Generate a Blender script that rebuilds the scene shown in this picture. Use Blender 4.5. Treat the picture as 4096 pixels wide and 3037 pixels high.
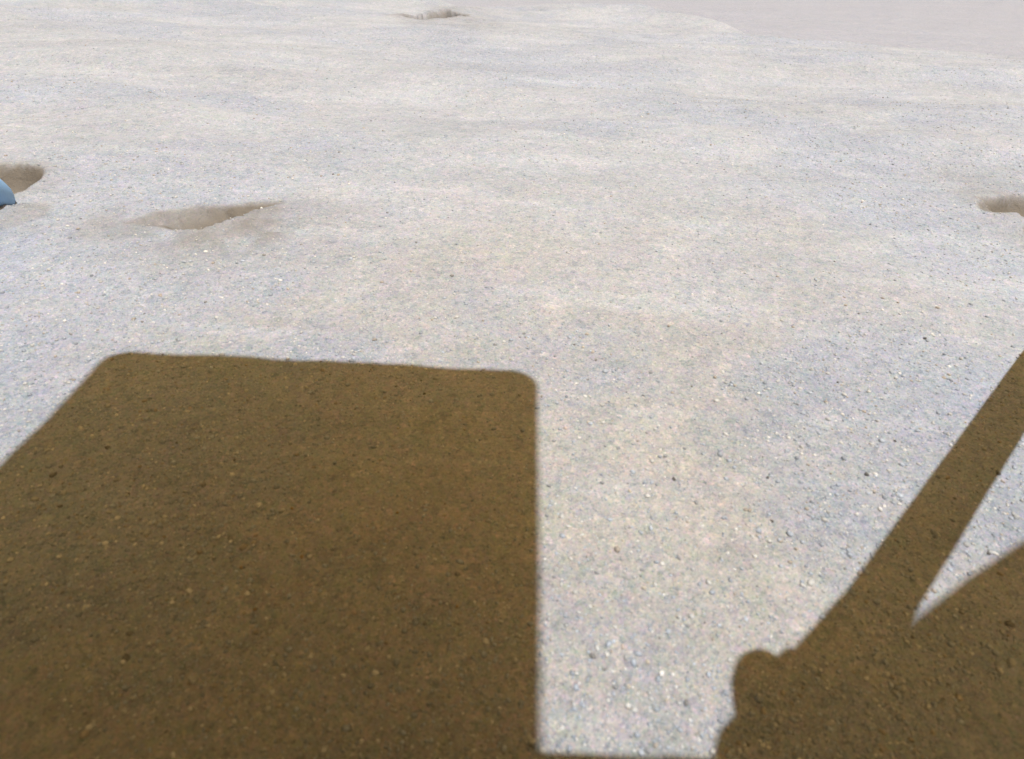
import bpy, bmesh, math, random
import numpy as np
from mathutils import Matrix, Vector

for o in list(bpy.data.objects):
    bpy.data.objects.remove(o, do_unlink=True)
scene = bpy.context.scene
C = scene.collection

# ------------------------------------------------------------------ camera
CAM_H = 0.1412
PITCH = math.radians(35.414); ROLL = math.radians(2.702)
fw = Vector((0, math.cos(PITCH), -math.sin(PITCH)))
up = Vector((0, math.sin(PITCH), math.cos(PITCH)))
rt = Vector((1, 0, 0))
rt2 = rt*math.cos(ROLL) + up*math.sin(ROLL)
up2 = up*math.cos(ROLL) - rt*math.sin(ROLL)
cam_data = bpy.data.cameras.new('camera')
cam = bpy.data.objects.new('camera', cam_data); C.objects.link(cam)
m = Matrix.Identity(4)
for i in range(3):
    m[i][0] = rt2[i]; m[i][1] = up2[i]; m[i][2] = -fw[i]
m[0][3] = 0.0; m[1][3] = 0.0; m[2][3] = CAM_H
cam.matrix_world = m
cam_data.sensor_width = 36.0
cam_data.lens = 643.0/1024.0*36.0
cam_data.clip_start = 0.001
cam_data.clip_end = 10000.0
cam_data.dof.use_dof = True
cam_data.dof.focus_distance = 0.55
cam_data.dof.aperture_fstop = 25.0
scene.camera = cam

# ------------------------------------------------------------------ sun, sky
TAN_FWD, TAN_LEFT = 0.16, 0.1525          # the shadow of a point at height z moves by z*(-TAN_LEFT, TAN_FWD)
light_dir = Vector((-TAN_LEFT, TAN_FWD, -1.0)).normalized()
sun_dir = -light_dir
sun_elev = math.asin(sun_dir.z)
sun_azim = math.atan2(sun_dir.x, sun_dir.y)
SUN_STRENGTH = 3.7
sl = bpy.data.lights.new('sun', 'SUN')
sl.energy = SUN_STRENGTH; sl.angle = math.radians(0.4); sl.color = (0.94, 0.975, 1.0)
so = bpy.data.objects.new('sun', sl); C.objects.link(so)
so.rotation_euler = light_dir.to_track_quat('-Z', 'Y').to_euler()
so.location = (1, -1, 6)

SKY_STRENGTH = 0.070
world = bpy.data.worlds.new('World'); scene.world = world
world.use_nodes = True
nt = world.node_tree
bg = nt.nodes['Background']
sky = nt.nodes.new('ShaderNodeTexSky'); sky.sky_type = 'NISHITA'
sky.sun_disc = False
sky.sun_elevation = sun_elev; sky.sun_rotation = sun_azim
sky.air_density = 0.1; sky.dust_density = 10.0; sky.ozone_density = 0.0; sky.altitude = 0
tint = nt.nodes.new('ShaderNodeMix'); tint.data_type = 'RGBA'; tint.blend_type = 'MULTIPLY'
tint.inputs['Factor'].default_value = 1.0
tint.inputs['B'].default_value = (1.0, 0.735, 0.29, 1)      # a dusty butterscotch sky
nt.links.new(sky.outputs['Color'], tint.inputs['A'])
nt.links.new(tint.outputs['Result'], bg.inputs['Color'])
bg.inputs['Strength'].default_value = SKY_STRENGTH

vs = scene.view_settings
vs.view_transform = 'Standard'; vs.look = 'None'; vs.gamma = 1.0; vs.use_curve_mapping = False
vs.exposure = 0.12

# ------------------------------------------------------------------ helpers
def tag(o, label=None, cat=None, group=None, kind=None):
    if label: o['label'] = label
    if cat: o['category'] = cat
    if group: o['group'] = group
    if kind: o['kind'] = kind
    return o

def mesh_np(name, verts, faces_flat, nper, smooth=True):
    me = bpy.data.meshes.new(name)
    nv = len(verts); nf = len(faces_flat)//nper
    me.vertices.add(nv); me.loops.add(nf*nper); me.polygons.add(nf)
    me.vertices.foreach_set('co', np.ascontiguousarray(verts, dtype=np.float32).ravel())
    me.loops.foreach_set('vertex_index', np.ascontiguousarray(faces_flat, dtype=np.int32).ravel())
    me.polygons.foreach_set('loop_start', np.arange(0, nf*nper, nper, dtype=np.int32))
    me.polygons.foreach_set('use_smooth', np.full(nf, smooth, dtype=bool))
    me.update(calc_edges=True)
    return me

def obj(name, bm, mat, parent=None, smooth=False):
    me = bpy.data.meshes.new(name); bm.to_mesh(me); bm.free()
    if smooth:
        for p in me.polygons: p.use_smooth = True
    me.materials.append(mat)
    o = bpy.data.objects.new(name, me); C.objects.link(o)
    if parent: o.parent = parent
    return o

def frac(v): return v - np.floor(v)
def hash2(ix, iy, seed):
    h = (ix.astype(np.int64)*374761393 + iy.astype(np.int64)*668265263 + seed*1442695041) & 0xffffffff
    h = ((h ^ (h >> 13))*1274126177) & 0xffffffff
    h = (h ^ (h >> 16)) & 0xffffff
    return h/float(0xffffff)
def vnoise(x, y, seed):
    ix = np.floor(x); iy = np.floor(y); fx = x-ix; fy = y-iy
    ux = fx*fx*fx*(fx*(fx*6-15)+10); uy = fy*fy*fy*(fy*(fy*6-15)+10)
    a = hash2(ix, iy, seed); b = hash2(ix+1, iy, seed); c = hash2(ix, iy+1, seed); d = hash2(ix+1, iy+1, seed)
    return (a*(1-ux)+b*ux)*(1-uy) + (c*(1-ux)+d*ux)*uy - 0.5
def fbm(x, y, seed, octv=4, gain=0.5):
    s = 0; a = 1.0
    ca, sa = math.cos(0.7), math.sin(0.7)
    for k in range(octv):
        s = s + a*vnoise(x, y, seed+17*k)
        x, y = (x*ca-y*sa)*2.03+3.7, (x*sa+y*ca)*2.03+9.1
        a *= gain
    return s
def sstep(a, b, x):
    t = np.clip((x-a)/(b-a), 0, 1); return t*t*(3-2*t)

# ------------------------------------------------------------------ terrain height
CREST = np.array([(-2.6, 3.2), (-1.2, 2.25), (-0.5, 1.72), (-0.14, 1.46), (0.04, 1.50), (0.20, 1.46), (0.29, 1.37), (0.35, 1.27),
                  (0.40, 1.16), (0.45, 1.04), (0.50, 0.93), (0.55, 0.82), (0.62, 0.66), (0.72, 0.40), (0.9, 0.0), (1.2, -0.8)])
def crest_dist(x, y):
    best = np.full(x.shape, 1e9); sgn = np.ones(x.shape); along = np.zeros(x.shape)
    for i in range(len(CREST)-1):
        a = CREST[i]; b = CREST[i+1]; d = b-a; L2 = d@d
        t = np.clip(((x-a[0])*d[0]+(y-a[1])*d[1])/L2, 0, 1)
        px = a[0]+t*d[0]; py = a[1]+t*d[1]
        dd = np.hypot(x-px, y-py)
        cr = d[0]*(y-a[1])-d[1]*(x-a[0])
        mk = dd < best
        best = np.where(mk, dd, best); sgn = np.where(mk, np.where(cr > 0, 1.0, -1.0), sgn)
        along = np.where(mk, i+t, along)
    return best*sgn, along

def terrain(x, y):
    """height, disturbed-soil mask, coarse-grain mask"""
    x = np.asarray(x, float); y = np.asarray(y, float)
    r = np.hypot(x, y)
    z = np.zeros(x.shape)
    near = sstep(0.27, 0.8, r)
    wob = fbm(x*1.3+5, y*1.3, 31, 2)*0.5
    # low wind ripples and swells
    z += (0.0006 + 0.016*near)*fbm(x*2.6+1.3, y*5.0+wob*2, 3, 3)
    z += (0.0006 + 0.0040*near)*fbm(x*9+7, y*15+wob*4, 11, 3)
    z += near*sstep(2.5, 1.5, r)*0.0028*np.sin(6.2832*(y*6.0+x*0.9+1.6*fbm(x*2.2, y*2.2, 29, 3)))*(0.6+fbm(x*1.7+4, y*2.5, 37, 2))
    z += 0.0010*fbm(x*45, y*55, 19, 3)
    # the crest of the low dune and the lower ground behind it
    d, al = crest_dist(x, y)
    wide = 0.22 + 2.0*sstep(7.0, 9.6, al) + 0.5*sstep(2.5, 0.5, al)
    dropd = 0.105
    z += np.where(d > 0, -dropd*sstep(0, 1, d/wide) - 0.012*np.clip(d-wide, 0, 6), 0)
    z += 0.010*np.exp(-(d/0.10)**2)*sstep(10.0, 7.5, al)*sstep(2.0, 3.2, al)
    far = sstep(1.8, 8, r)
    z += far*0.25*fbm(x*0.17, y*0.17, 41, 4) + sstep(20, 200, r)*6.0*fbm(x*0.009, y*0.009, 43, 4)
    z += sstep(60, 1500, r)*25*fbm(x*0.0016, y*0.0016, 47, 3)
    dist = np.zeros(x.shape)
    n1 = fbm(x*70, y*70, 61, 3); n2 = fbm(x*180, y*180, 67, 3)
    # landing scuff: a wedge-shaped pit behind a sharp lip
    PA = np.array([(-0.2190, 0.3265), (-0.2085, 0.3455), (-0.1910, 0.3565), (-0.165, 0.3610), (-0.1390, 0.3700), (-0.1540, 0.3400), (-0.1700, 0.3195), (-0.188, 0.3240)])
    xx = x + 0.0030*n1; yy = y + 0.0030*fbm(x*70+9, y*70, 63, 3)
    inside = np.zeros(x.shape, bool); pd = np.full(x.shape, 1e9)
    for i in range(len(PA)):
        a = PA[i]; b = PA[(i+1) % len(PA)]
        cond = (a[1] > yy) != (b[1] > yy)
        xi = (b[0]-a[0])*(yy-a[1])/((b[1]-a[1]) if abs(b[1]-a[1]) > 1e-9 else 1e-9)+a[0]
        inside ^= cond & (xx < xi)
        dd = b-a; t = np.clip(((xx-a[0])*dd[0]+(yy-a[1])*dd[1])/(dd@dd), 0, 1)
        pd = np.minimum(pd, np.hypot(xx-a[0]-t*dd[0], yy-a[1]-t*dd[1]))
    sd = np.where(inside, pd, -pd)
    ax, ay = -0.172, 0.322; ux, uy = 0.56, 0.83
    u = (x-ax)*ux+(y-ay)*uy; v = -(x-ax)*uy+(y-ay)*ux
    z -= 0.0100*sstep(-0.001, 0.012, sd)*(0.25+0.75*sstep(0.036, 0.004, v)) - 0.0034*n2*sstep(0, 0.006, sd)
    lip = np.where(sd < 0, np.exp(sd/0.014), np.exp(-sd/0.002))*sstep(0.012, -0.002, v)*sstep(-0.030, 0.004, u)*sstep(0.052, 0.022, u)
    z += 0.0022*lip
    dist = np.maximum(dist, sstep(-0.003, 0.004, sd)*(0.62+0.38*sstep(0.036, 0.012, v)))
    apron = np.exp(-((u-0.015)/0.052)**2)*np.where(v < 0, np.exp(-((v+0.012)/0.044)**2), np.exp(-(v/0.01)**2))
    dist = np.maximum(dist, 0.62*apron*(0.8+0.9*n1))
    z += 0.0024*apron*n1
    # a broken wedge of crust standing in the pit, and trodden sand to its left
    wd = np.exp(-((v-0.010-0.004*n2)/0.0022)**2)*sstep(0.004, 0.016, u)*sstep(0.046, 0.034, u)
    z += 0.0042*wd*(0.7+0.6*n2)
    left = np.exp(-((x+0.214)/0.034)**2-((y-0.322)/0.024)**2)
    dist = np.maximum(dist, 0.42*left*(0.8+0.9*n1)); z -= 0.0022*left
    # hole behind the left foot
    def hole(cx, cy, rx, ry, dep, rot, rim, ndist=1.0, edge=0.5):
        nonlocal z, dist
        c, s = math.cos(rot), math.sin(rot)
        px = ((x-cx)*c+(y-cy)*s)/rx; py = (-(x-cx)*s+(y-cy)*c)/ry
        q = np.sqrt(px*px+py*py)*(1+0.45*fbm(x*30/(rx/0.03), y*30/(rx/0.03), 71, 3))
        prof = 1-sstep(edge, 1.0, q)
        z = z - dep*prof + rim*np.exp(-((q-1.12)/0.22)**2) + min(0.28*abs(dep), 0.0035)*prof*n2
        dist = np.maximum(dist, ndist*(1-sstep(0.88, 1.10, q)))
        dist = np.maximum(dist, 0.38*ndist*np.exp(-((q-1.0)/0.55)**2)*(0.7+0.9*n1))
    hole(-0.319, 0.386, 0.027, 0.027, 0.015, 0.5, 0.0015)
    hole(-0.288, 0.322, 0.036, 0.022, -0.0055, 0.6, 0.0, 0.40, 0.1)
    hole(0.363, 0.392, 0.045, 0.070, 0.012, 0.3, 0.0012, 1.0, 0.80)
    hole(0.322, 0.366, 0.026, 0.020, 0.004, 0.9, 0.0010, 0.75, 0.3)
    hole(0.318, 0.425, 0.018, 0.012, 0.004, 0.9, 0.0010, 0.8, 0.5)
    hole(-0.166, 1.300, 0.052, 0.078, 0.030, -0.15, 0.001, 1.0, 0.86)
    hole(-0.130, 1.300, 0.020, 0.045, 0.016, -0.3, 0.001, 1.0, 0.7)
    dist = np.maximum(dist, 0.34*np.exp(-((x+0.085)/0.05)**2-((y-1.22)/0.11)**2)*(0.7+n1))
    # patches of coarse grains between smooth fine sand
    cm = fbm(x*7+2, y*10+wob*3, 83, 4, 0.6)
    coarse = sstep(-0.20, 0.26, cm)
    coarse = coarse*(1-0.9*np.clip(dist*1.6, 0, 1))
    hollow = sstep(0.0, 0.2+0.8*wide, d)
    coarse = coarse*(1-0.85*hollow)+0.45*hollow
    near_tint = np.clip(sstep(0.44, 0.06, r+0.12*cm) , 0, 1)  # tan tint close to the lens, imitating vignetting and warmer light in the colour
    return z, np.clip(dist, 0, 1), coarse, hollow, near_tint

# ------------------------------------------------------------------ materials
def nodes(name):
    mt = bpy.data.materials.new(name); mt.use_nodes = True
    return mt, mt.node_tree, mt.node_tree.nodes['Principled BSDF']
def mixrgb(nt, a, b, fac, mode='MIX'):
    n = nt.nodes.new('ShaderNodeMix'); n.data_type = 'RGBA'; n.blend_type = mode
    for key, val in (('Factor', fac), ('A', a), ('B', b)):
        if isinstance(val, (tuple, list)): n.inputs[key].default_value = (*val, 1)
        elif isinstance(val, (int, float)): n.inputs[key].default_value = val
        else: nt.links.new(val, n.inputs[key])
    return n.outputs['Result']
def noise(nt, scale, detail=3, rough=0.55, vec=None):
    n = nt.nodes.new('ShaderNodeTexNoise'); n.inputs['Scale'].default_value = scale
    n.inputs['Detail'].default_value = detail; n.inputs['Roughness'].default_value = rough
    if vec is not None: nt.links.new(vec, n.inputs['Vector'])
    return n
def ramp(nt, src, stops):
    n = nt.nodes.new('ShaderNodeValToRGB')
    els = n.color_ramp.elements
    while len(els) < len(stops): els.new(0.5)
    for e, (p, c) in zip(els, stops):
        e.position = p; e.color = (*c, 1)
    nt.links.new(src, n.inputs['Fac'])
    return n.outputs['Color']

def sand_material():
    mt, t, bs = nodes('sand')
    tc = t.nodes.new('ShaderNodeTexCoord'); vec = tc.outputs['Object']
    mp = t.nodes.new('ShaderNodeMapping'); mp.inputs['Scale'].default_value = (1.0, 2.0, 1.0)
    t.links.new(vec, mp.inputs['Vector'])
    at = t.nodes.new('ShaderNodeAttribute'); at.attribute_name = 'disturbed'
    ac = t.nodes.new('ShaderNodeAttribute'); ac.attribute_name = 'coarse'
    CREAM = (0.413, 0.447, 0.508); GREY = (0.384, 0.426, 0.510)
    af = t.nodes.new('ShaderNodeAttribute'); af.attribute_name = 'near_tint'
    cream = mixrgb(t, CREAM, (0.424, 0.415, 0.402), af.outputs['Fac'])  # sand turns tan nearby: painted lens falloff and light colour
    grey = mixrgb(t, GREY, (0.375, 0.385, 0.405), af.outputs['Fac'])
    base = mixrgb(t, cream, grey, ac.outputs['Fac'])
    # broad tone changes and thin pale wind streaks
    ah = t.nodes.new('ShaderNodeAttribute'); ah.attribute_name = 'hollow'
    inv = t.nodes.new('ShaderNodeMath'); inv.operation = 'MULTIPLY_ADD'
    t.links.new(ah.outputs['Fac'], inv.inputs[0]); inv.inputs[1].default_value = -0.7; inv.inputs[2].default_value = 1.0
    calm = inv.outputs[0]
    n1 = noise(t, 5.0, 4, 0.6, mp.outputs['Vector'])
    base = mixrgb(t, base, ramp(t, n1.outputs['Fac'], [(0.30, (0.90, 0.90, 0.905)), (0.70, (1.08, 1.08, 1.08))]), calm, 'MULTIPLY')
    mp2 = t.nodes.new('ShaderNodeMapping'); mp2.inputs['Scale'].default_value = (3.0, 16.0, 3.0)
    mp2.inputs['Rotation'].default_value = (0, 0, 0.12)
    t.links.new(vec, mp2.inputs['Vector'])
    n2 = noise(t, 1.6, 4, 0.62, mp2.outputs['Vector'])
    streak = mixrgb(t, ramp(t, n2.outputs['Fac'], [(0.54, (0, 0, 0)), (0.72, (0.50, 0.50, 0.50))]), inv.outputs[0], 1.0, 'MULTIPLY')
    base = mixrgb(t, base, (0.52, 0.56, 0.62), streak)
    # single grains: coloured specks at three sizes
    for sc, amt, k in ((2600, 0.46, 0.12), (1000, 0.34, 0.09), (380, 0.24, 0.06), (140, 0.12, 0.03), (45, 0.07, 0.02)):
        vo = t.nodes.new('ShaderNodeTexVoronoi'); vo.inputs['Scale'].default_value = sc
        t.links.new(vec, vo.inputs['Vector'])
        sep = t.nodes.new('ShaderNodeSeparateColor'); t.links.new(vo.outputs['Color'], sep.inputs['Color'])
        grain = ramp(t, sep.outputs['Red'], [(0.0, (0.40, 0.40, 0.42)), (0.15, (0.82, 0.85, 0.93)), (0.35, (0.98, 0.95, 0.99)),
                                            (0.55, (1.02, 1.0, 0.97)), (0.75, (1.10, 1.06, 1.0)), (0.90, (1.0, 1.08, 1.14)), (1.0, (1.6, 1.55, 1.5))])
        base = mixrgb(t, base, grain, amt, 'MULTIPLY')
        ma = t.nodes.new('ShaderNodeVectorMath'); ma.operation = 'MULTIPLY_ADD'
        t.links.new(vo.outputs['Color'], ma.inputs[0]); ma.inputs[1].default_value = (k,)*3; ma.inputs[2].default_value = (1-k/2,)*3
        base = mixrgb(t, base, ma.outputs[0], 1.0, 'MULTIPLY')
    base = mixrgb(t, base, mixrgb(t, base, (0.93, 0.905, 0.915), 1.0, 'MULTIPLY'), ah.outputs['Fac'])
    soil = mixrgb(t, (0.158, 0.143, 0.126), (0.240, 0.221, 0.200), noise(t, 260, 3).outputs['Fac'])
    base = mixrgb(t, base, soil, at.outputs['Fac'])
    t.links.new(base, bs.inputs['Base Color'])
    bs.inputs['Roughness'].default_value = 0.95
    bs.inputs['Specular IOR Level'].default_value = 0.15
    # fine relief
    prev = None
    for sc, dist, st in ((90, 0.004, 0.25), (420, 0.0014, 0.5), (1500, 0.0006, 0.7)):
        nn = noise(t, sc, 3, 0.65, vec)
        b = t.nodes.new('ShaderNodeBump'); b.inputs['Distance'].default_value = dist; b.inputs['Strength'].default_value = st
        t.links.new(nn.outputs['Fac'], b.inputs['Height'])
        if prev is not None: t.links.new(prev, b.inputs['Normal'])
        prev = b.outputs['Normal']
    t.links.new(prev, bs.inputs['Normal'])
    return mt

def grain_material():
    mt, t, bs = nodes('grain')
    at = t.nodes.new('ShaderNodeAttribute'); at.attribute_name = 'tone'
    tc = t.nodes.new('ShaderNodeTexCoord')
    n = noise(t, 1200, 3, 0.6, tc.outputs['Object'])
    col = mixrgb(t, at.outputs['Color'], ramp(t, n.outputs['Fac'], [(0.3, (0.8, 0.8, 0.8)), (0.7, (1.15, 1.15, 1.15))]), 1.0, 'MULTIPLY')
    t.links.new(col, bs.inputs['Base Color'])
    bs.inputs['Roughness'].default_value = 0.8
    bs.inputs['Specular IOR Level'].default_value = 0.3
    return mt

def pebble_material(name, col):
    mt, t, bs = nodes(name)
    tc = t.nodes.new('ShaderNodeTexCoord')
    n = noise(t, 900, 4, 0.65, tc.outputs['Object'])
    c = mixrgb(t, tuple(v*0.82 for v in col), tuple(min(v*1.15, 0.9) for v in col), n.outputs['Fac'])
    t.links.new(c, bs.inputs['Base Color'])
    bs.inputs['Roughness'].default_value = 0.75
    b = t.nodes.new('ShaderNodeBump'); b.inputs['Distance'].default_value = 0.0002; b.inputs['Strength'].default_value = 0.6
    t.links.new(n.outputs['Fac'], b.inputs['Height']); t.links.new(b.outputs['Normal'], bs.inputs['Normal'])
    return mt

def plain(name, col, rough=0.5, metal=0.0, nscale=60, var=0.12, bump=0.0):
    mt, t, bs = nodes(name)
    tc = t.nodes.new('ShaderNodeTexCoord')
    n = noise(t, nscale, 4, 0.6, tc.outputs['Object'])
    c = mixrgb(t, tuple(v*(1-var) for v in col), tuple(min(1, v*(1+var)) for v in col), n.outputs['Fac'])
    t.links.new(c, bs.inputs['Base Color'])
    bs.inputs['Roughness'].default_value = rough; bs.inputs['Metallic'].default_value = metal
    if bump:
        b = t.nodes.new('ShaderNodeBump'); b.inputs['Distance'].default_value = bump
        t.links.new(n.outputs['Fac'], b.inputs['Height']); t.links.new(b.outputs['Normal'], bs.inputs['Normal'])
    return mt

SAND = sand_material(); GRAIN = grain_material()
M_FOIL = plain('dark_blanket', (0.045, 0.043, 0.04), 0.6, 0.0, 120, 0.2, 0.004)
M_CARBON = plain('carbon_fibre', (0.035, 0.035, 0.038), 0.4, 0.0, 900, 0.3)
M_METAL = plain('brushed_metal', (0.55, 0.55, 0.56), 0.4, 0.9, 300)
M_CELL = plain('solar_cell_glass', (0.02, 0.025, 0.07), 0.12, 0.0, 40)
M_PANEL = plain('panel_board', (0.30, 0.27, 0.22), 0.5)
M_FOOT = plain('blue_foot_coating', (0.32, 0.57, 1.0), 0.65, 0.0, 700, 0.15)
M_GLASS = plain('lens_glass', (0.01, 0.01, 0.012), 0.05)

# ------------------------------------------------------------------ ground
def build_ground():
    r1 = np.geomspace(0.02, 3.2, 720)
    r2 = np.geomspace(3.2, 4000.0, 90)[1:]
    rr = np.concatenate([r1, r2])
    half = math.radians(64)
    a1 = np.linspace(-half, half, 720)
    a2 = np.linspace(half, 2*math.pi-half, 110)[1:-1]
    aa = np.concatenate([a1, a2]); na = len(aa); nr = len(rr)
    A, Rr = np.meshgrid(aa, rr)
    X = (np.sin(A)*Rr).ravel(); Y = (np.cos(A)*Rr).ravel()
    X = np.append(X, 0.0); Y = np.append(Y, 0.0)
    Z, D, K, HW, FN = terrain(X, Y)
    i = np.arange(nr-1)[:, None]*na; j = np.arange(na)[None, :]; j2 = (j+1) % na
    quads = np.stack([i+j, i+na+j, i+na+j2, i+j2], -1).reshape(-1, 4)
    quads = quads[:, ::-1]
    verts = np.stack([X, Y, Z], -1)
    me = mesh_np('ground', verts, quads.ravel(), 4)
    bm = None
    for nm, val in (('disturbed', D), ('coarse', K), ('hollow', HW), ('near_tint', FN)):
        a = me.attributes.new(nm, 'FLOAT', 'POINT'); a.data.foreach_set('value', val.astype(np.float32))
    me.materials.append(SAND)
    # close the tiny middle
    o = bpy.data.objects.new('ground', me); C.objects.link(o)
    tag(o, kind='structure')
    return o
ground = build_ground()

# ------------------------------------------------------------------ gravel
ICO = None
def ico():
    p = (1+5**0.5)/2
    v = np.array([(-1, p, 0), (1, p, 0), (-1, -p, 0), (1, -p, 0), (0, -1, p), (0, 1, p), (0, -1, -p), (0, 1, -p),
                  (p, 0, -1), (p, 0, 1), (-p, 0, -1), (-p, 0, 1)])/math.sqrt(1+p*p)
    f = np.array([(0, 11, 5), (0, 5, 1), (0, 1, 7), (0, 7, 10), (0, 10, 11), (1, 5, 9), (5, 11, 4), (11, 10, 2), (10, 7, 6), (7, 1, 8),
                  (3, 9, 4), (3, 4, 2), (3, 2, 6), (3, 6, 8), (3, 8, 9), (4, 9, 5), (2, 4, 11), (6, 2, 10), (8, 6, 7), (9, 8, 1)])
    return v, f
def octa():
    v = np.array([(1, 0, 0), (-1, 0, 0), (0, 1, 0), (0, -1, 0), (0, 0, 1), (0, 0, -1)], float)
    f = np.array([(0, 2, 4), (2, 1, 4), (1, 3, 4), (3, 0, 4), (2, 0, 5), (1, 2, 5), (3, 1, 5), (0, 3, 5)])
    return v, f
rng = np.random.default_rng(7)
TONES = np.array([(0.40, 0.44, 0.51), (0.33, 0.36, 0.41), (0.50, 0.505, 0.51), (0.56, 0.56, 0.55), (0.44, 0.39, 0.34), (0.72, 0.71, 0.70), (0.27, 0.265, 0.26), (0.47, 0.52, 0.60)])
TP = np.array([0.26, 0.12, 0.19, 0.12, 0.06, 0.07, 0.02, 0.16])
def scatter(name, n, rmin, rmax, smin_a, smin_b, smax, expo, shape):
    rad = rmin*(rmax/rmin)**rng.random(n)
    ang = (rng.random(n)*2-1)*math.radians(54)
    x = np.sin(ang)*rad; y = np.cos(ang)*rad
    z, dist, co, _, _ = terrain(x, y)
    keep = rng.random(n) < (0.22+0.78*co)*(1-0.80*np.clip(dist*1.5, 0, 1))
    x, y, z, rad, co = x[keep], y[keep], z[keep], rad[keep], co[keep]
    n = len(x)
    s = (smin_a + smin_b*rad)*np.maximum(rng.random(n), 1e-4)**(-1/expo)
    s = np.minimum(s, smax*(0.6+0.4*rng.random(n)))
    bv, bf = shape()
    nb = len(bv)
    jit = 1+0.28*(rng.random((n, nb))*2-1)
    sc = np.stack([0.8+0.5*rng.random(n), 0.7+0.4*rng.random(n), 0.50+0.35*rng.random(n)], -1)
    V = bv[None]*jit[..., None]*sc[:, None, :]
    # random spin about z and a small tilt
    q = rng.random(n)*6.283; c, sn = np.cos(q)[:, None], np.sin(q)[:, None]
    tl = (rng.random(n)-0.5)*0.9; ct, st = np.cos(tl)[:, None], np.sin(tl)[:, None]
    X0, Y0, Z0 = V[..., 0], V[..., 1], V[..., 2]
    Y1 = Y0*ct-Z0*st; Z1 = Y0*st+Z0*ct
    X2 = X0*c-Y1*sn; Y2 = X0*sn+Y1*c
    P = np.stack([X2, Y2, Z1], -1)*s[:, None, None]
    P += np.stack([x, y, z+0.12*s], -1)[:, None, :]
    F = (bf[None]+(np.arange(n)*nb)[:, None, None]).reshape(-1)
    me = mesh_np(name, P.reshape(-1, 3), F, 3, smooth=(shape is ico))
    k = rng.choice(len(TONES), n, p=TP)
    col = TONES[k]*(0.85+0.3*rng.random((n, 1)))
    col = np.concatenate([col, np.ones((n, 1))], 1)
    col = np.repeat(col, nb, 0)
    a = me.attributes.new('tone', 'FLOAT_COLOR', 'POINT'); a.data.foreach_set('color', col.astype(np.float32).ravel())
    me.materials.append(GRAIN)
    o = bpy.data.objects.new(name, me); C.objects.link(o)
    return o
g1 = scatter('coarse_gravel', 60000, 0.05, 5.0, 0.00024, 0.00046, 0.0011, 2.7, ico)
tag(g1, 'loose blue grey and cream sand granules strewn over the whole sand surface', 'gravel', kind='stuff')
g2 = scatter('fine_grit', 120000, 0.05, 2.0, 0.00014, 0.00032, 0.0007, 3.0, octa)
tag(g2, 'finest grit between the larger granules, barely bigger than sand', 'grit', kind='stuff')
print('gravel polys', len(g1.data.polygons), len(g2.data.polygons), 'ground', len(ground.data.polygons))

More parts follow.
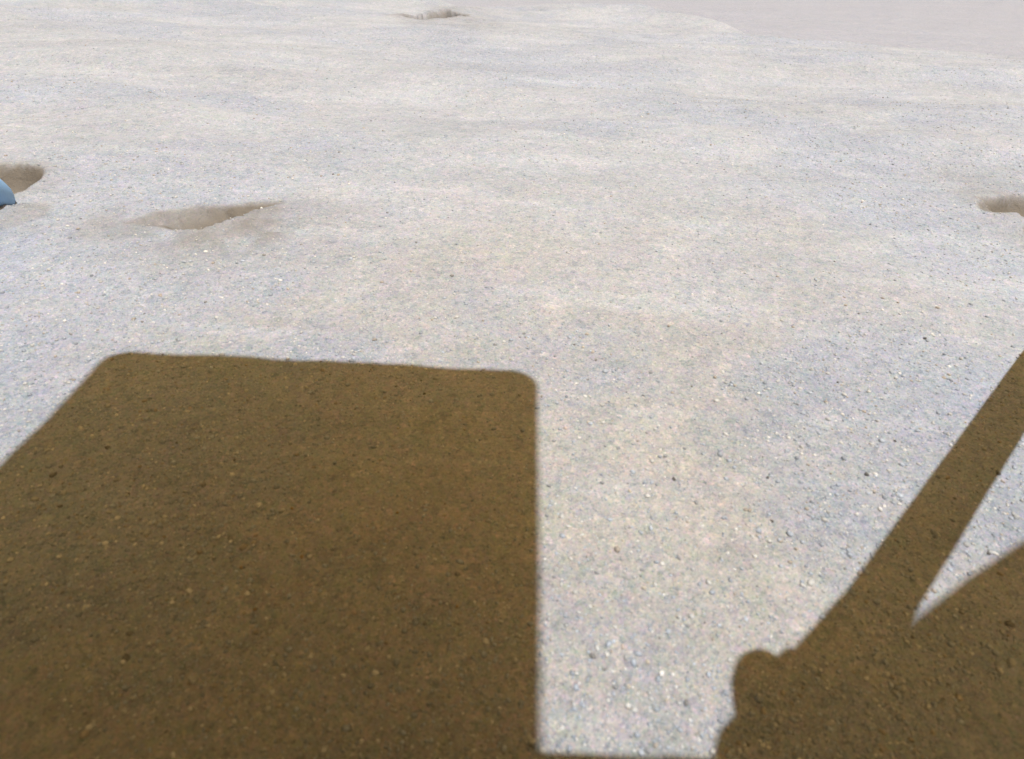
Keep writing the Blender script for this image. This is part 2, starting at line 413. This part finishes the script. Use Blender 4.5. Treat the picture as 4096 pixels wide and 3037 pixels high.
# ------------------------------------------------------------------ single pebbles that stand out
# (x mm, y mm, radius mm, colour and place)
PEBBLES = [
    (19.2,171.4,0.69,'pL'), (23.7,166.7,0.63,'wL'), (15.1,164.7,0.63,'gL'), (12.9,142.7,0.65,'gL'), (27.4,175.4,0.61,'cL'), (17.8,176.2,0.66,'bL'), 
    (21.3,158.6,0.53,'bL'), (32.2,163.1,0.58,'gL'), (34.2,157.3,0.49,'wL'), (51.7,159.7,0.70,'gL'), (49.1,192.6,0.65,'gL'), (48.0,198.6,0.52,'wL'), 
    (54.1,208.4,0.73,'gL'), (28.8,225.0,0.67,'cN'), (16.8,217.2,0.70,'gN'), (4.1,233.0,0.69,'gN'), (-7.6,223.1,0.72,'gN'), (29.5,145.4,0.70,'gL'), 
    (52.8,149.3,0.63,'dL'), (37.9,142.8,0.58,'cL'), (67.0,191.6,0.65,'wL'), (43.9,207.2,0.54,'dL'), (16.5,193.2,0.51,'wL'), (13.7,183.7,0.50,'bL'), 
    (45.1,186.1,0.50,'bL'), (36.5,162.8,0.67,'gL'), (59.1,164.4,0.67,'gL'), (43.2,141.0,0.69,'wL'), (14.7,135.6,0.41,'wL'), (42.4,134.3,0.45,'bL'), 
    (53.4,132.8,0.48,'wL'), (67.3,129.4,0.62,'wL'), (69.9,119.3,0.63,'wL'), (42.0,115.6,0.62,'bL'), (48.4,117.4,0.62,'gL'), (64.9,114.5,0.51,'bL'), 
    (37.3,106.9,0.62,'cL'), (25.1,111.2,0.64,'gL'), (13.6,108.8,0.46,'gL'), (12.0,130.9,0.55,'gL'), (11.2,118.8,0.45,'bL'), (16.1,96.9,0.56,'bL'), 
    (22.5,100.2,0.48,'wL'), (28.2,94.6,0.56,'wL'), (25.6,87.3,0.71,'wL'), (35.2,86.1,0.53,'cL'), (29.6,89.5,0.66,'pL'), (45.1,100.7,0.57,'bL'), 
    (63.8,104.1,0.55,'bL'), (29.5,118.6,0.42,'cL'), (33.5,122.8,0.42,'cL'), (35.4,118.8,0.42,'wL'), (57.7,139.5,0.68,'gL'), (78.8,132.9,0.55,'dL'), 
    (37.5,112.9,0.54,'gL'), (57.4,110.5,0.43,'cL'), (83.1,151.7,0.56,'dL'), (46.8,96.2,0.53,'gL'), (37.0,81.9,0.75,'bL'), (38.1,77.0,0.48,'cL'), 
    (35.5,74.7,0.67,'bL'), (39.8,74.0,0.39,'cL'), (35.4,72.3,0.49,'bL'), (44.4,69.5,0.54,'bL'), (32.2,65.9,0.58,'gL'), (29.9,79.7,0.57,'cL'), 
    (26.8,79.3,0.63,'gL'), (10.8,77.0,0.42,'cL'), (19.6,77.3,0.37,'bL'), (16.7,68.0,0.45,'bL'), (-40.7,151.1,0.64,'cS'), (-17.7,128.9,0.62,'cS'), 
    (-69.3,118.8,0.63,'pS'), (-68.8,116.2,0.55,'cS'), (-71.4,115.7,0.55,'gS'), (-31.5,129.3,0.55,'oS'), (-68.5,178.1,0.49,'cS'), (-16.2,174.9,0.39,'cS'), 
    (-93.0,178.5,0.53,'gS'), (-36.4,95.5,0.56,'pS'), (-63.3,94.2,0.46,'cS'), (-30.4,94.2,0.43,'cS'), (-11.1,98.5,0.50,'oS'), (-54.4,112.2,0.61,'oS'), 
    (-69.1,107.7,0.53,'oS'), (-110.9,172.8,0.61,'pS'), (-4.5,118.3,0.55,'gS'), (-62.4,129.5,0.51,'oS'), (-49.5,152.8,0.52,'gS'), (-34.4,170.8,0.47,'cS'), 
    (-5.0,145.5,0.51,'bS'), (-72.5,192.4,0.42,'cS'), (-37.8,167.0,0.47,'cS'), (-47.1,115.2,0.55,'gS'), (-51.7,137.0,0.56,'gS'), (-61.0,95.3,0.50,'oS'), 
    (116.0,154.9,0.73,'dR'), (104.3,151.8,0.48,'wR'), (120.9,142.3,0.58,'wR'), (120.9,187.0,0.64,'wR'), (120.7,178.6,0.53,'cR'), (134.2,173.8,0.61,'dR'), 
    (126.9,207.2,0.58,'dR'), (164.8,185.3,0.50,'cR'), (160.4,157.9,0.57,'dR'), (97.4,123.0,0.78,'bR'), (137.6,123.9,0.57,'dR'), (179.7,244.8,0.77,'dR'), ]
PCOL = {'p': ('pinkish', (0.60, 0.50, 0.45)), 'w': ('white', (0.74, 0.73, 0.71)), 'g': ('grey', (0.33, 0.335, 0.35)),
        'b': ('blue grey', (0.40, 0.45, 0.52)), 'c': ('cream', (0.60, 0.54, 0.45)), 'd': ('dark grey', (0.13, 0.125, 0.12)),
        'o': ('orange brown', (0.46, 0.33, 0.20))}
PMAT = {k: pebble_material('pebble_'+v[0].replace(' ', '_'), v[1]) for k, v in PCOL.items()}
prnd = random.Random(5)
def pebble_mesh(seed):
    rr = random.Random(seed)
    bm = bmesh.new(); bmesh.ops.create_icosphere(bm, subdivisions=2, radius=1.0)
    ph = [rr.uniform(0, 6.28) for _ in range(6)]
    ax = [Vector((rr.uniform(-1, 1), rr.uniform(-1, 1), rr.uniform(-1, 1))).normalized() for _ in range(5)]
    cut = [rr.uniform(0.62, 0.9) for _ in range(5)]
    for v in bm.verts:
        p = v.co.copy()
        for a, c in zip(ax, cut):                      # a few worn facets
            dd = p.dot(a)
            if dd > c: p -= a*(dd-c)*0.8
        p *= 1+0.06*math.sin(3*p.x+ph[0])*math.sin(4*p.y+ph[1])
        v.co = (p.x*rr_s[0], p.y*rr_s[1], p.z*rr_s[2])
    me = bpy.data.meshes.new('pebble'); bm.to_mesh(me); bm.free()
    for f in me.polygons: f.use_smooth = True
    return me
PM = {}; PEB = []
px = np.array([p[0] for p in PEBBLES])/1000; py = np.array([p[1] for p in PEBBLES])/1000
pz = terrain(px, py)[0]
for i, (x, y, r, code) in enumerate(PEBBLES):
    var = prnd.randrange(6)
    key = (code[0], var)
    if key not in PM:
        rr_s = (prnd.uniform(1.0, 1.25), prnd.uniform(0.75, 1.0), prnd.uniform(0.6, 0.85))
        PM[key] = pebble_mesh(100+var*13+ord(code[0]))
        PM[key].materials.append(PMAT[code[0]])
    o = bpy.data.objects.new('pebble', PM[key]); C.objects.link(o)
    s = r/1000*prnd.uniform(0.9, 1.15)
    o.scale = (s, s, s)
    o.rotation_euler = (prnd.uniform(-0.3, 0.3), prnd.uniform(-0.3, 0.3), prnd.uniform(0, 6.28))
    o.location = (px[i], py[i], pz[i]+0.28*s)
    PEB.append((o, code, px[i], py[i], r))
WHERE = {'S': 'inside the rounded rectangular shadow', 'R': 'beside the diagonal strip of shadow at right', 'N': 'just beyond the rectangular shadow'}
GRP = {'L': 'on the sunlit sand', 'S': 'in the rectangular shadow', 'R': 'by the diagonal shadow', 'N': 'beyond the rectangular shadow'}
buckets = {}
for o, code, x, y, r in PEB:
    cn = PCOL[code[0]][0]; q = x/(y+0.1)
    size = 'larger' if r > 0.62 else 'small'
    depth = 'low' if y < 0.112 else ('halfway up' if y < 0.155 else 'high')
    if code[1] == 'L':
        side = 'right beside the rectangular shadow' if x < 0.026 else ('between the two shadows' if x < 0.062 else 'near the diagonal shadow')
        lab = '%s %s pebble on sunlit sand %s, %s' % (size, cn, side, depth)
    else:
        lab = '%s %s pebble %s, %s' % (size, cn, WHERE[code[1]], depth)
    o['category'] = 'pebble'; o['group'] = '%s pebbles %s' % (cn, GRP[code[1]])
    buckets.setdefault(lab, []).append((q, o))
ORD = ['leftmost', 'second from left', 'third from left', 'fourth from left', 'fifth from left', 'sixth from left', 'seventh from left']
for lab, lst in buckets.items():
    lst.sort(key=lambda t: t[0])
    for k, (q, o) in enumerate(lst):
        o['label'] = lab if len(lst) == 1 else lab+', '+(ORD[k] if k < len(lst)-1 else 'rightmost')

# ------------------------------------------------------------------ the small helicopter that carries the camera
MY = -0.084                                              # the mast stands behind the lens
heli = bpy.data.objects.new('helicopter', None); C.objects.link(heli)
heli.location = (0, MY, 0); heli.empty_display_size = 0.05
tag(heli, 'small helicopter on four thin legs, its pale blue foot tip at the left edge', 'helicopter')
def loc(x, y, z): return Vector((x, y-MY, z))            # world to helicopter

def rbox(x0, x1, y0, y1, z0, z1, bev=0.004, seg=2):
    bm = bmesh.new(); bmesh.ops.create_cube(bm, size=1)
    for v in bm.verts:
        v.co = loc((x0+x1)/2+v.co.x*(x1-x0), (y0+y1)/2+v.co.y*(y1-y0), (z0+z1)/2+v.co.z*(z1-z0))
    if bev: bmesh.ops.bevel(bm, geom=list(bm.edges), offset=bev, segments=seg, affect='EDGES', profile=0.5)
    return bm
def prism(pts, z0, z1):
    bm = bmesh.new()
    lo = [bm.verts.new(loc(x, y, z0)) for x, y in pts]; hi = [bm.verts.new(loc(x, y, z1)) for x, y in pts]
    n = len(pts)
    bm.faces.new(hi); bm.faces.new(lo[::-1])
    for i in range(n): bm.faces.new((lo[i], lo[(i+1) % n], hi[(i+1) % n], hi[i]))
    bmesh.ops.recalc_face_normals(bm, faces=list(bm.faces))
    return bm
def rrect(x0, x1, y0, y1, r, n=6):
    out = []
    for cx, cy, a0 in ((x1-r, y1-r, 0), (x0+r, y1-r, 90), (x0+r, y0+r, 180), (x1-r, y0+r, 270)):
        for k in range(n+1):
            a = math.radians(a0+90*k/n); out.append((cx+r*math.cos(a), cy+r*math.sin(a)))
    return out
def tube(bm, a, b, r0, r1, n=14):
    a, b = Vector(a), Vector(b); d = (b-a).normalized()
    q = d.to_track_quat('Z', 'Y'); ra, rb = [], []
    for k in range(n):
        w = 6.28318*k/n; e = q @ Vector((math.cos(w), math.sin(w), 0))
        ra.append(bm.verts.new(a+e*r0)); rb.append(bm.verts.new(b+e*r1))
    for k in range(n): bm.faces.new((ra[k], ra[(k+1) % n], rb[(k+1) % n], rb[k]))
    bm.faces.new(ra[::-1]); bm.faces.new(rb)
    return bm
def cyl(x, y, z0, z1, r, n=24):
    bm = bmesh.new(); return tube(bm, loc(x, y, z0), loc(x, y, z1), r, r, n)

obj('fuselage', rbox(-0.090, 0.090, MY-0.070, MY+0.070, 0.088, 0.2718, 0.008, 3), M_FOIL, heli)
ch = obj('camera_housing', rbox(-0.016, 0.016, -0.0142, -0.006, 0.128, 0.156, 0.002), M_CARBON, heli)
obj('lens', cyl(0, 0, 0, 0.001, 0.001), M_GLASS, ch).data.transform(Matrix.Translation(loc(0, -0.0055, 0.1412)-loc(0, 0, 0)) @ Matrix.Rotation(math.pi/2, 4, 'X') @ Matrix.Scale(5, 4))
obj('top_deck', prism(rrect(-0.094, 0.094, 2*MY-0.02, 0.02, 0.004), 0.272, 0.280), M_CARBON, heli)
obj('mast', cyl(0, MY, 0.2802, 0.476, 0.012), M_METAL, heli)

# rotors: two blades each on a hub
def blade_bm(z, ang):
    #      r      lead    trail   thickness
    st = [(0.020, 0.006, -0.006, 0.010), (0.060, 0.009, -0.010, 0.009), (0.100, 0.0125, -0.024, 0.007), (0.140, 0.0148, -0.044, 0.006),
          (0.200, 0.0156, -0.056, 0.005), (0.230, 0.0164, -0.058, 0.005), (0.270, 0.0157, -0.055, 0.0045), (0.350, 0.0140, -0.046, 0.004),
          (0.450, 0.0115, -0.035, 0.003), (0.560, 0.0080, -0.024, 0.0025), (0.598, 0.0050, -0.018, 0.002), (0.605, 0.000, -0.012, 0.0015)]
    bm = bmesh.new(); rings = []
    c, s = math.cos(ang), math.sin(ang)
    for r, le, te, th in st:
        ring = []
        prof = [(le, 0), (le*0.7+te*0.3, 0.55), (le*0.35+te*0.65, 0.38), (te, 0), (le*0.35+te*0.65, -0.2), (le*0.7+te*0.3, -0.42)]
        for w, t in prof:
            px_, py_ = r*c-w*s, r*s+w*c
            ring.append(bm.verts.new((px_, py_, z+t*th)))
        rings.append(ring)
    for a, b in zip(rings, rings[1:]):
        for k in range(6): bm.faces.new((a[k], a[(k+1) % 6], b[(k+1) % 6], b[k]))
    bm.faces.new(rings[0][::-1]); bm.faces.new(rings[-1])
    bmesh.ops.recalc_face_normals(bm, faces=list(bm.faces))
    return bm
for z, ang in ((0.40, math.radians(31.7)), (0.325, math.radians(6))):
    hub = obj('rotor_hub', cyl(0, MY, z-0.011, z+0.011, 0.022), M_METAL, heli)
    for k in (0, 1):
        b = obj('rotor_blade', blade_bm(z, ang+k*math.pi), M_CARBON, heli, True)
        cl_ = bmesh.new(); a2 = ang+k*math.pi
        tube(cl_, (0.021*math.cos(a2), 0.021*math.sin(a2), z), (0.055*math.cos(a2), 0.055*math.sin(a2), z), 0.008, 0.007, 12)
        obj('blade_clamp', cl_, M_METAL, b)

# solar panel on top of the mast
PX0, PX1, PY0, PY1, PZ = -0.0825, 0.0825, MY-0.2125, MY+0.2125, 0.478
pan = obj('solar_panel', prism(rrect(PX0, PX1, PY0, PY1, 0.010, 8), 0.4765, 0.4800), M_PANEL, heli)
cell_me = None
for i in range(4):
    for j in range(10):
        x0 = PX0+0.006+i*0.0385; y0 = PY0+0.008+j*0.0410
        c = obj('solar_cell', prism([(0, MY), (0.0372, MY), (0.0372, MY+0.0396), (0, MY+0.0396)], 0, 0.0012), M_CELL, pan) if cell_me is None else bpy.data.objects.new('solar_cell', cell_me)
        if cell_me is None: cell_me = c.data
        else:
            C.objects.link(c); c.parent = pan
        c.location = (x0, y0-MY, 0.4802)
an = bmesh.new(); tube(an, loc(0.03, MY-0.12, 0.4802), loc(0.03, MY-0.12, 0.57), 0.0012, 0.0012, 8)
obj('antenna', an, M_METAL, heli)

# four legs, each on a knuckle at a corner of the deck
KN = [(0.078, 0.0202), (0.0885, 0.0202), (0.0913, 0.0257), (0.0956, 0.0296), (0.0960, 0.0330), (0.0970, 0.0378), (0.0988, 0.0416), (0.1010, 0.0441), (0.1032, 0.0453),
      (0.1056, 0.0460), (0.1078, 0.0458), (0.1096, 0.0443), (0.112, 0.0462), (0.1134, 0.0468), (0.1150, 0.0462), (0.122, 0.036), (0.122, 0.030), (0.116, 0.010), (0.0945, 0.0), (0.0945, 0.0200)]
FEET = {(1, 1): (0.312, 0.322), (-1, 1): (-0.2965, 0.3430), (1, -1): (0.30, 2*MY-0.32), (-1, -1): (-0.30, 2*MY-0.32)}
for (sx, sy), (fx, fy) in FEET.items():
    pts = [(sx*x, y if sy > 0 else 2*MY-y) for x, y in KN]
    if sx*sy < 0: pts = pts[::-1]
    kn = prism(pts, 0.270, 0.2815)
    obj('leg_knuckle', kn, M_METAL, heli)
    gz = float(terrain(np.array([fx]), np.array([fy]))[0][0])
    top = loc(sx*0.1085, 0.0295 if sy > 0 else 2*MY-0.0295, 0.274); foot = loc(fx, fy, gz+0.0025)
    d = (foot-top).normalized()
    lb = bmesh.new(); tube(lb, top, foot-d*0.016, 0.0076, 0.0072, 20)
    lg = obj('leg', lb, M_CARBON, heli, True)
    sb = bmesh.new(); tube(sb, top-d*0.004, top+d*0.050, 0.0102, 0.0079, 20)
    obj('leg_socket', sb, M_METAL, lg, True)
    fb = bmesh.new()
    # boot: a tapering sleeve that ends in a rounded tip
    prof = [(-0.034, 0.0072), (-0.030, 0.0090), (-0.015, 0.0118), (-0.004, 0.0124), (0.003, 0.0112), (0.007, 0.0078), (0.009, 0.0015)]
    q = d.to_track_quat('Z', 'Y'); rings = []
    for t, r in prof:
        rings.append([fb.verts.new(foot+d*t+(q @ Vector((math.cos(6.28318*k/20)*r, math.sin(6.28318*k/20)*r, 0)))) for k in range(20)])
    for a, b in zip(rings, rings[1:]):
        for k in range(20): fb.faces.new((a[k], a[(k+1) % 20], b[(k+1) % 20], b[k]))
    fb.faces.new(rings[0][::-1]); fb.faces.new(rings[-1])
    ft = obj('foot', fb, M_FOOT, lg, True)
    if (sx, sy) == (-1, 1): ft['label'] = 'pale blue rounded foot tip resting in the sand'
